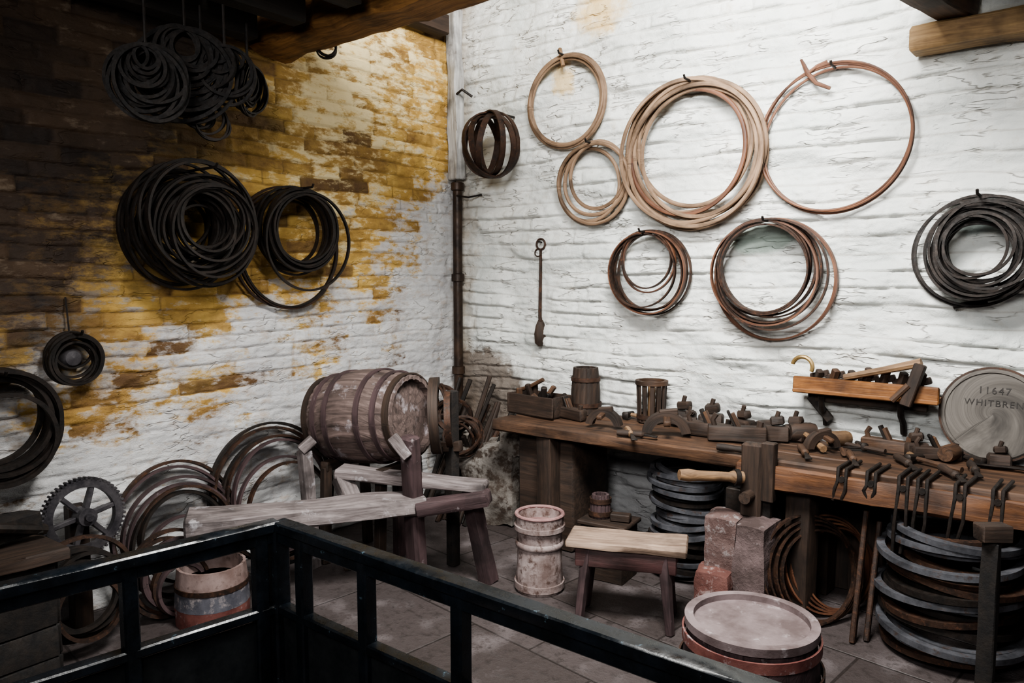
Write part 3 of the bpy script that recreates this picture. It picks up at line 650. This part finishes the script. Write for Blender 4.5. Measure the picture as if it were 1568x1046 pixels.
# bowed timber bracket standing beside the barrel end
c=cb+ax*(Lb/2+.09)+V(0,.05,0); c.z-=.03; o=B('bowed_timber_brace'); nn=V(.75,.6,.05).normalized()
o.ring(c+Z*.02,nn,.17,.045,.035,'oak_dark',32,False,0,(-1.6,1.9)); o.ring(c+V(.04,.05,0),nn,.13,.03,.02,'iron_rust',32,False,0,(-1.2,2.6))
o.beam(V(c.x+.05,c.y+.06,0),V(c.x+.05,c.y+.06,c.z+.14),.05,.05,'bark',jit=.006); o.beam(V(c.x-.06,c.y+.03,c.z-.15),V(c.x+.10,c.y+.07,c.z-.13),.04,.05,'oak_dark'); o.done()
o=B('leaning_tool_bundle')
for i in range(12):
    x=.18+random.random()*.40; o.tube([(x,-.50-random.random()*.1,0),(x+random.uniform(-.1,.1),-.14,random.uniform(.55,.85))],random.uniform(.008,.02),random.choice(['iron','oak_dark','iron_rust']))
o.done()
for (x,y,z) in ((.33,-.40,.60),(.46,-.46,.50),(.25,-.42,.68)):
    o=B('iron_hoop_coil')
    for i in range(6): o.ring(V(x,y,z),V(random.uniform(-1,1),-1,random.uniform(-.5,1)),.08+random.random()*.05,.014,.012,'iron_rust',30)
    o.tube([(x,y,z),(x,y+.05,z-.1),(x-.02,y+.06,0)],.015,'iron'); o.done()
def lean(name,u,v,ry,n,mats,off=.12,sec=(.02,.010),lo=.8):
    c=LW(u,v,off); R=px(ry,c); o=B(name); c.z=max(c.z,R+.012)
    for i in range(n):
        r=R*(1-(1-lo)*i/max(1,n-1)); o.ring(V(c.x+.014*i,c.y+random.uniform(-.03,.03),c.z-(R-r)*random.choice((.2,.9))),V(1,random.uniform(-.05,.05),.18),r,sec[0],sec[1],random.choice(mats),64,False,.008)
    o.done(); return c,R
lean('standing_hoops',272,822,99,8,['iron_rust','plum','iron'],.12,(.026,.012),.6)
lean('standing_hoops',425,800,103,7,['iron','plum','iron_rust'],.12,(.026,.012),.7)
lean('standing_hoops',262,880,62,6,['plum','iron_rust'],.30,(.03,.014),.6)
lean('standing_hoops',120,900,75,6,['iron','iron_rust'],.34,(.03,.014),.6)
c=LW(128,790,.20); R=px(58,c); o=B('cast_iron_gear'); nn=V(1,-.05,.1).normalized()
o.ring(c,nn,R*.86,.035,R*.2,'gear',60); s1=nn.cross(Z).normalized(); s2=nn.cross(s1)
for i in range(52):
    a_=2*pi*i/52; w_=s1*cos(a_)+s2*sin(a_); o.beam(c+w_*R*.93,c+w_*R*1.03,.035,.009,'gear',up=w_.cross(nn),b=.001)
for i in range(6):
    a_=2*pi*i/6+.2; w_=s1*cos(a_)+s2*sin(a_); o.beam(c,c+w_*R*.8,(.02,.018),(.04,.028),'gear',up=nn,b=.003)
o.lathe(c-nn*.05,nn,[(0,0),(.035,0),(.035,.10),(.015,.10),(.015,.12),(0,.12)],'gear',20)
o.beam(V(c.x-.07,c.y,0),V(c.x-.07,c.y,c.z+.03),.08,.07,'oak_dark'); o.done()
o=B('old_tool_chest'); q=LW(28,790,.40)
for k in range(4): o.beam(V(q.x+.15,q.y-.42,.06+k*.115),V(q.x+.15,q.y+.05,.06+k*.115),.03,.11,'bark',jit=.006); o.beam(V(q.x-.15,q.y+.05,.06+k*.115),V(q.x+.15,q.y+.05,.06+k*.115),.03,.11,'bark',jit=.006)
for k in range(4): o.beam(V(q.x-.15,q.y-.42,.06+k*.115),V(q.x-.15,q.y+.05,.06+k*.115),.03,.11,'bark')
o.beam(V(q.x,q.y-.46,.50),V(q.x,q.y+.09,.48),.38,.04,'oak_dark',jit=.01)
o.beam(V(q.x+.05,q.y-.3,.56),V(q.x-.02,q.y+.06,.56),.08,.08,'bark',jit=.02); o.tube([V(q.x+.1,q.y-.35,.54),V(q.x+.08,q.y-.1,.60),V(q.x,q.y+.08,.53)],.02,'iron')
o.done()
P=FL(327,945); r=px(52,P); o=B('painted_tub'); h=.24
o.lathe(P,Z,[(0,0),(r*1.02,0),(r*1.04,h*.33)],'redpaint',staves=18,groove=.002)
o.lathe(P,Z,[(r*1.043,h*.33),(r*1.0,h*.7)],'bluepaint',staves=18,groove=.002)
o.lathe(P,Z,[(r*1.0,h*.7),(r*.95,h),(r*.87,h),(r*.86,h*.6),(0,h*.6)],'tubwood',staves=18,groove=.002)
o.ring(P+Z*h*.66,Z,r*1.01,.02,.006,'iron_rust',40); o.done()
o=B('wood_offcuts')
for i in range(5):
    q=FL(random.uniform(520,640),random.uniform(850,880)); a_=random.uniform(0,3); o.box(q+Z*.012,(random.uniform(.05,.12),.035,.022),random.choice(['plum','oak_dark']),a_)
o.done()
# ------------------------------------------------------------------ visitor railing
ZT=.80; ZL=.58
C=FL(425,803,ZT); Lp=FL(0,905,ZT); Rp=FL(1150,1052,ZT)
dl=(Lp-C); dr=(Rp-C); Le=C+dl*1.5; Re=C+dr*1.45
o=B('visitor_railing')
def at(z,p): return V(p.x,p.y,z)
for E in (Le,Re):
    o.beam(at(ZT,C),at(ZT,E),.045,.028,'fence',b=.004,jit=.0015,n=20)
    o.beam(at(ZT-.028,C),at(ZT-.028,E),.03,.03,'fence',b=.003)
    o.beam(at(ZL,C),at(ZL,E),.035,.025,'fence',b=.004,jit=.001,n=20)
    o.beam(at(ZL-.30,C),at(ZL-.30,E),.008,.56,'panel')
for dd,us in ((dl,(.085,.60,1.15)),(dr,(.085,.275,.51,.9,1.3))):
    for u_ in us: o.beam(at(0,C+dd*u_),at(ZT-.01,C+dd*u_),.035,.035,'fence',b=.004)
o.beam(at(0,C),at(ZT+.005,C),.045,.045,'fence',b=.005)
o.done()
# ------------------------------------------------------------------ lights, world, camera
def area(name,loc,tgt,sx,sy,e,col,spread=180):
    l=bpy.data.lights.new(name,'AREA'); l.shape='RECTANGLE'; l.size=sx; l.size_y=sy; l.energy=e; l.color=col; l.spread=radians(spread)
    ob=bpy.data.objects.new(name,l); ob.location=loc; ob.rotation_euler=(Vector(tgt)-Vector(loc)).to_track_quat('-Z','Y').to_euler(); bpy.context.collection.objects.link(ob)
area('skylight_lamp',(2.4,-2.2,3.15),(1.5,-.15,1.4),1.0,.8,235,(1.,.985,.95))
area('fill_lamp',(2.9,-4.4,2.5),(1.3,0,1.7),1.3,.7,42,(1.,.98,.96),110)  # unseen fill lamp added behind the camera
w=bpy.data.worlds.new('world'); w.use_nodes=True; bpy.context.scene.world=w
w.node_tree.nodes['Background'].inputs[0].default_value=(.55,.62,.85,1); w.node_tree.nodes['Background'].inputs[1].default_value=.05
bpy.context.scene.view_settings.look='AgX - Medium High Contrast'
cd=bpy.data.cameras.new('camera'); cd.sensor_width=36; cd.lens=36*f/1568.
co=bpy.data.objects.new('camera',cd); co.location=CAM; co.rotation_euler=(pi/2-PT,0,A); bpy.context.collection.objects.link(co)
bpy.context.scene.camera=co
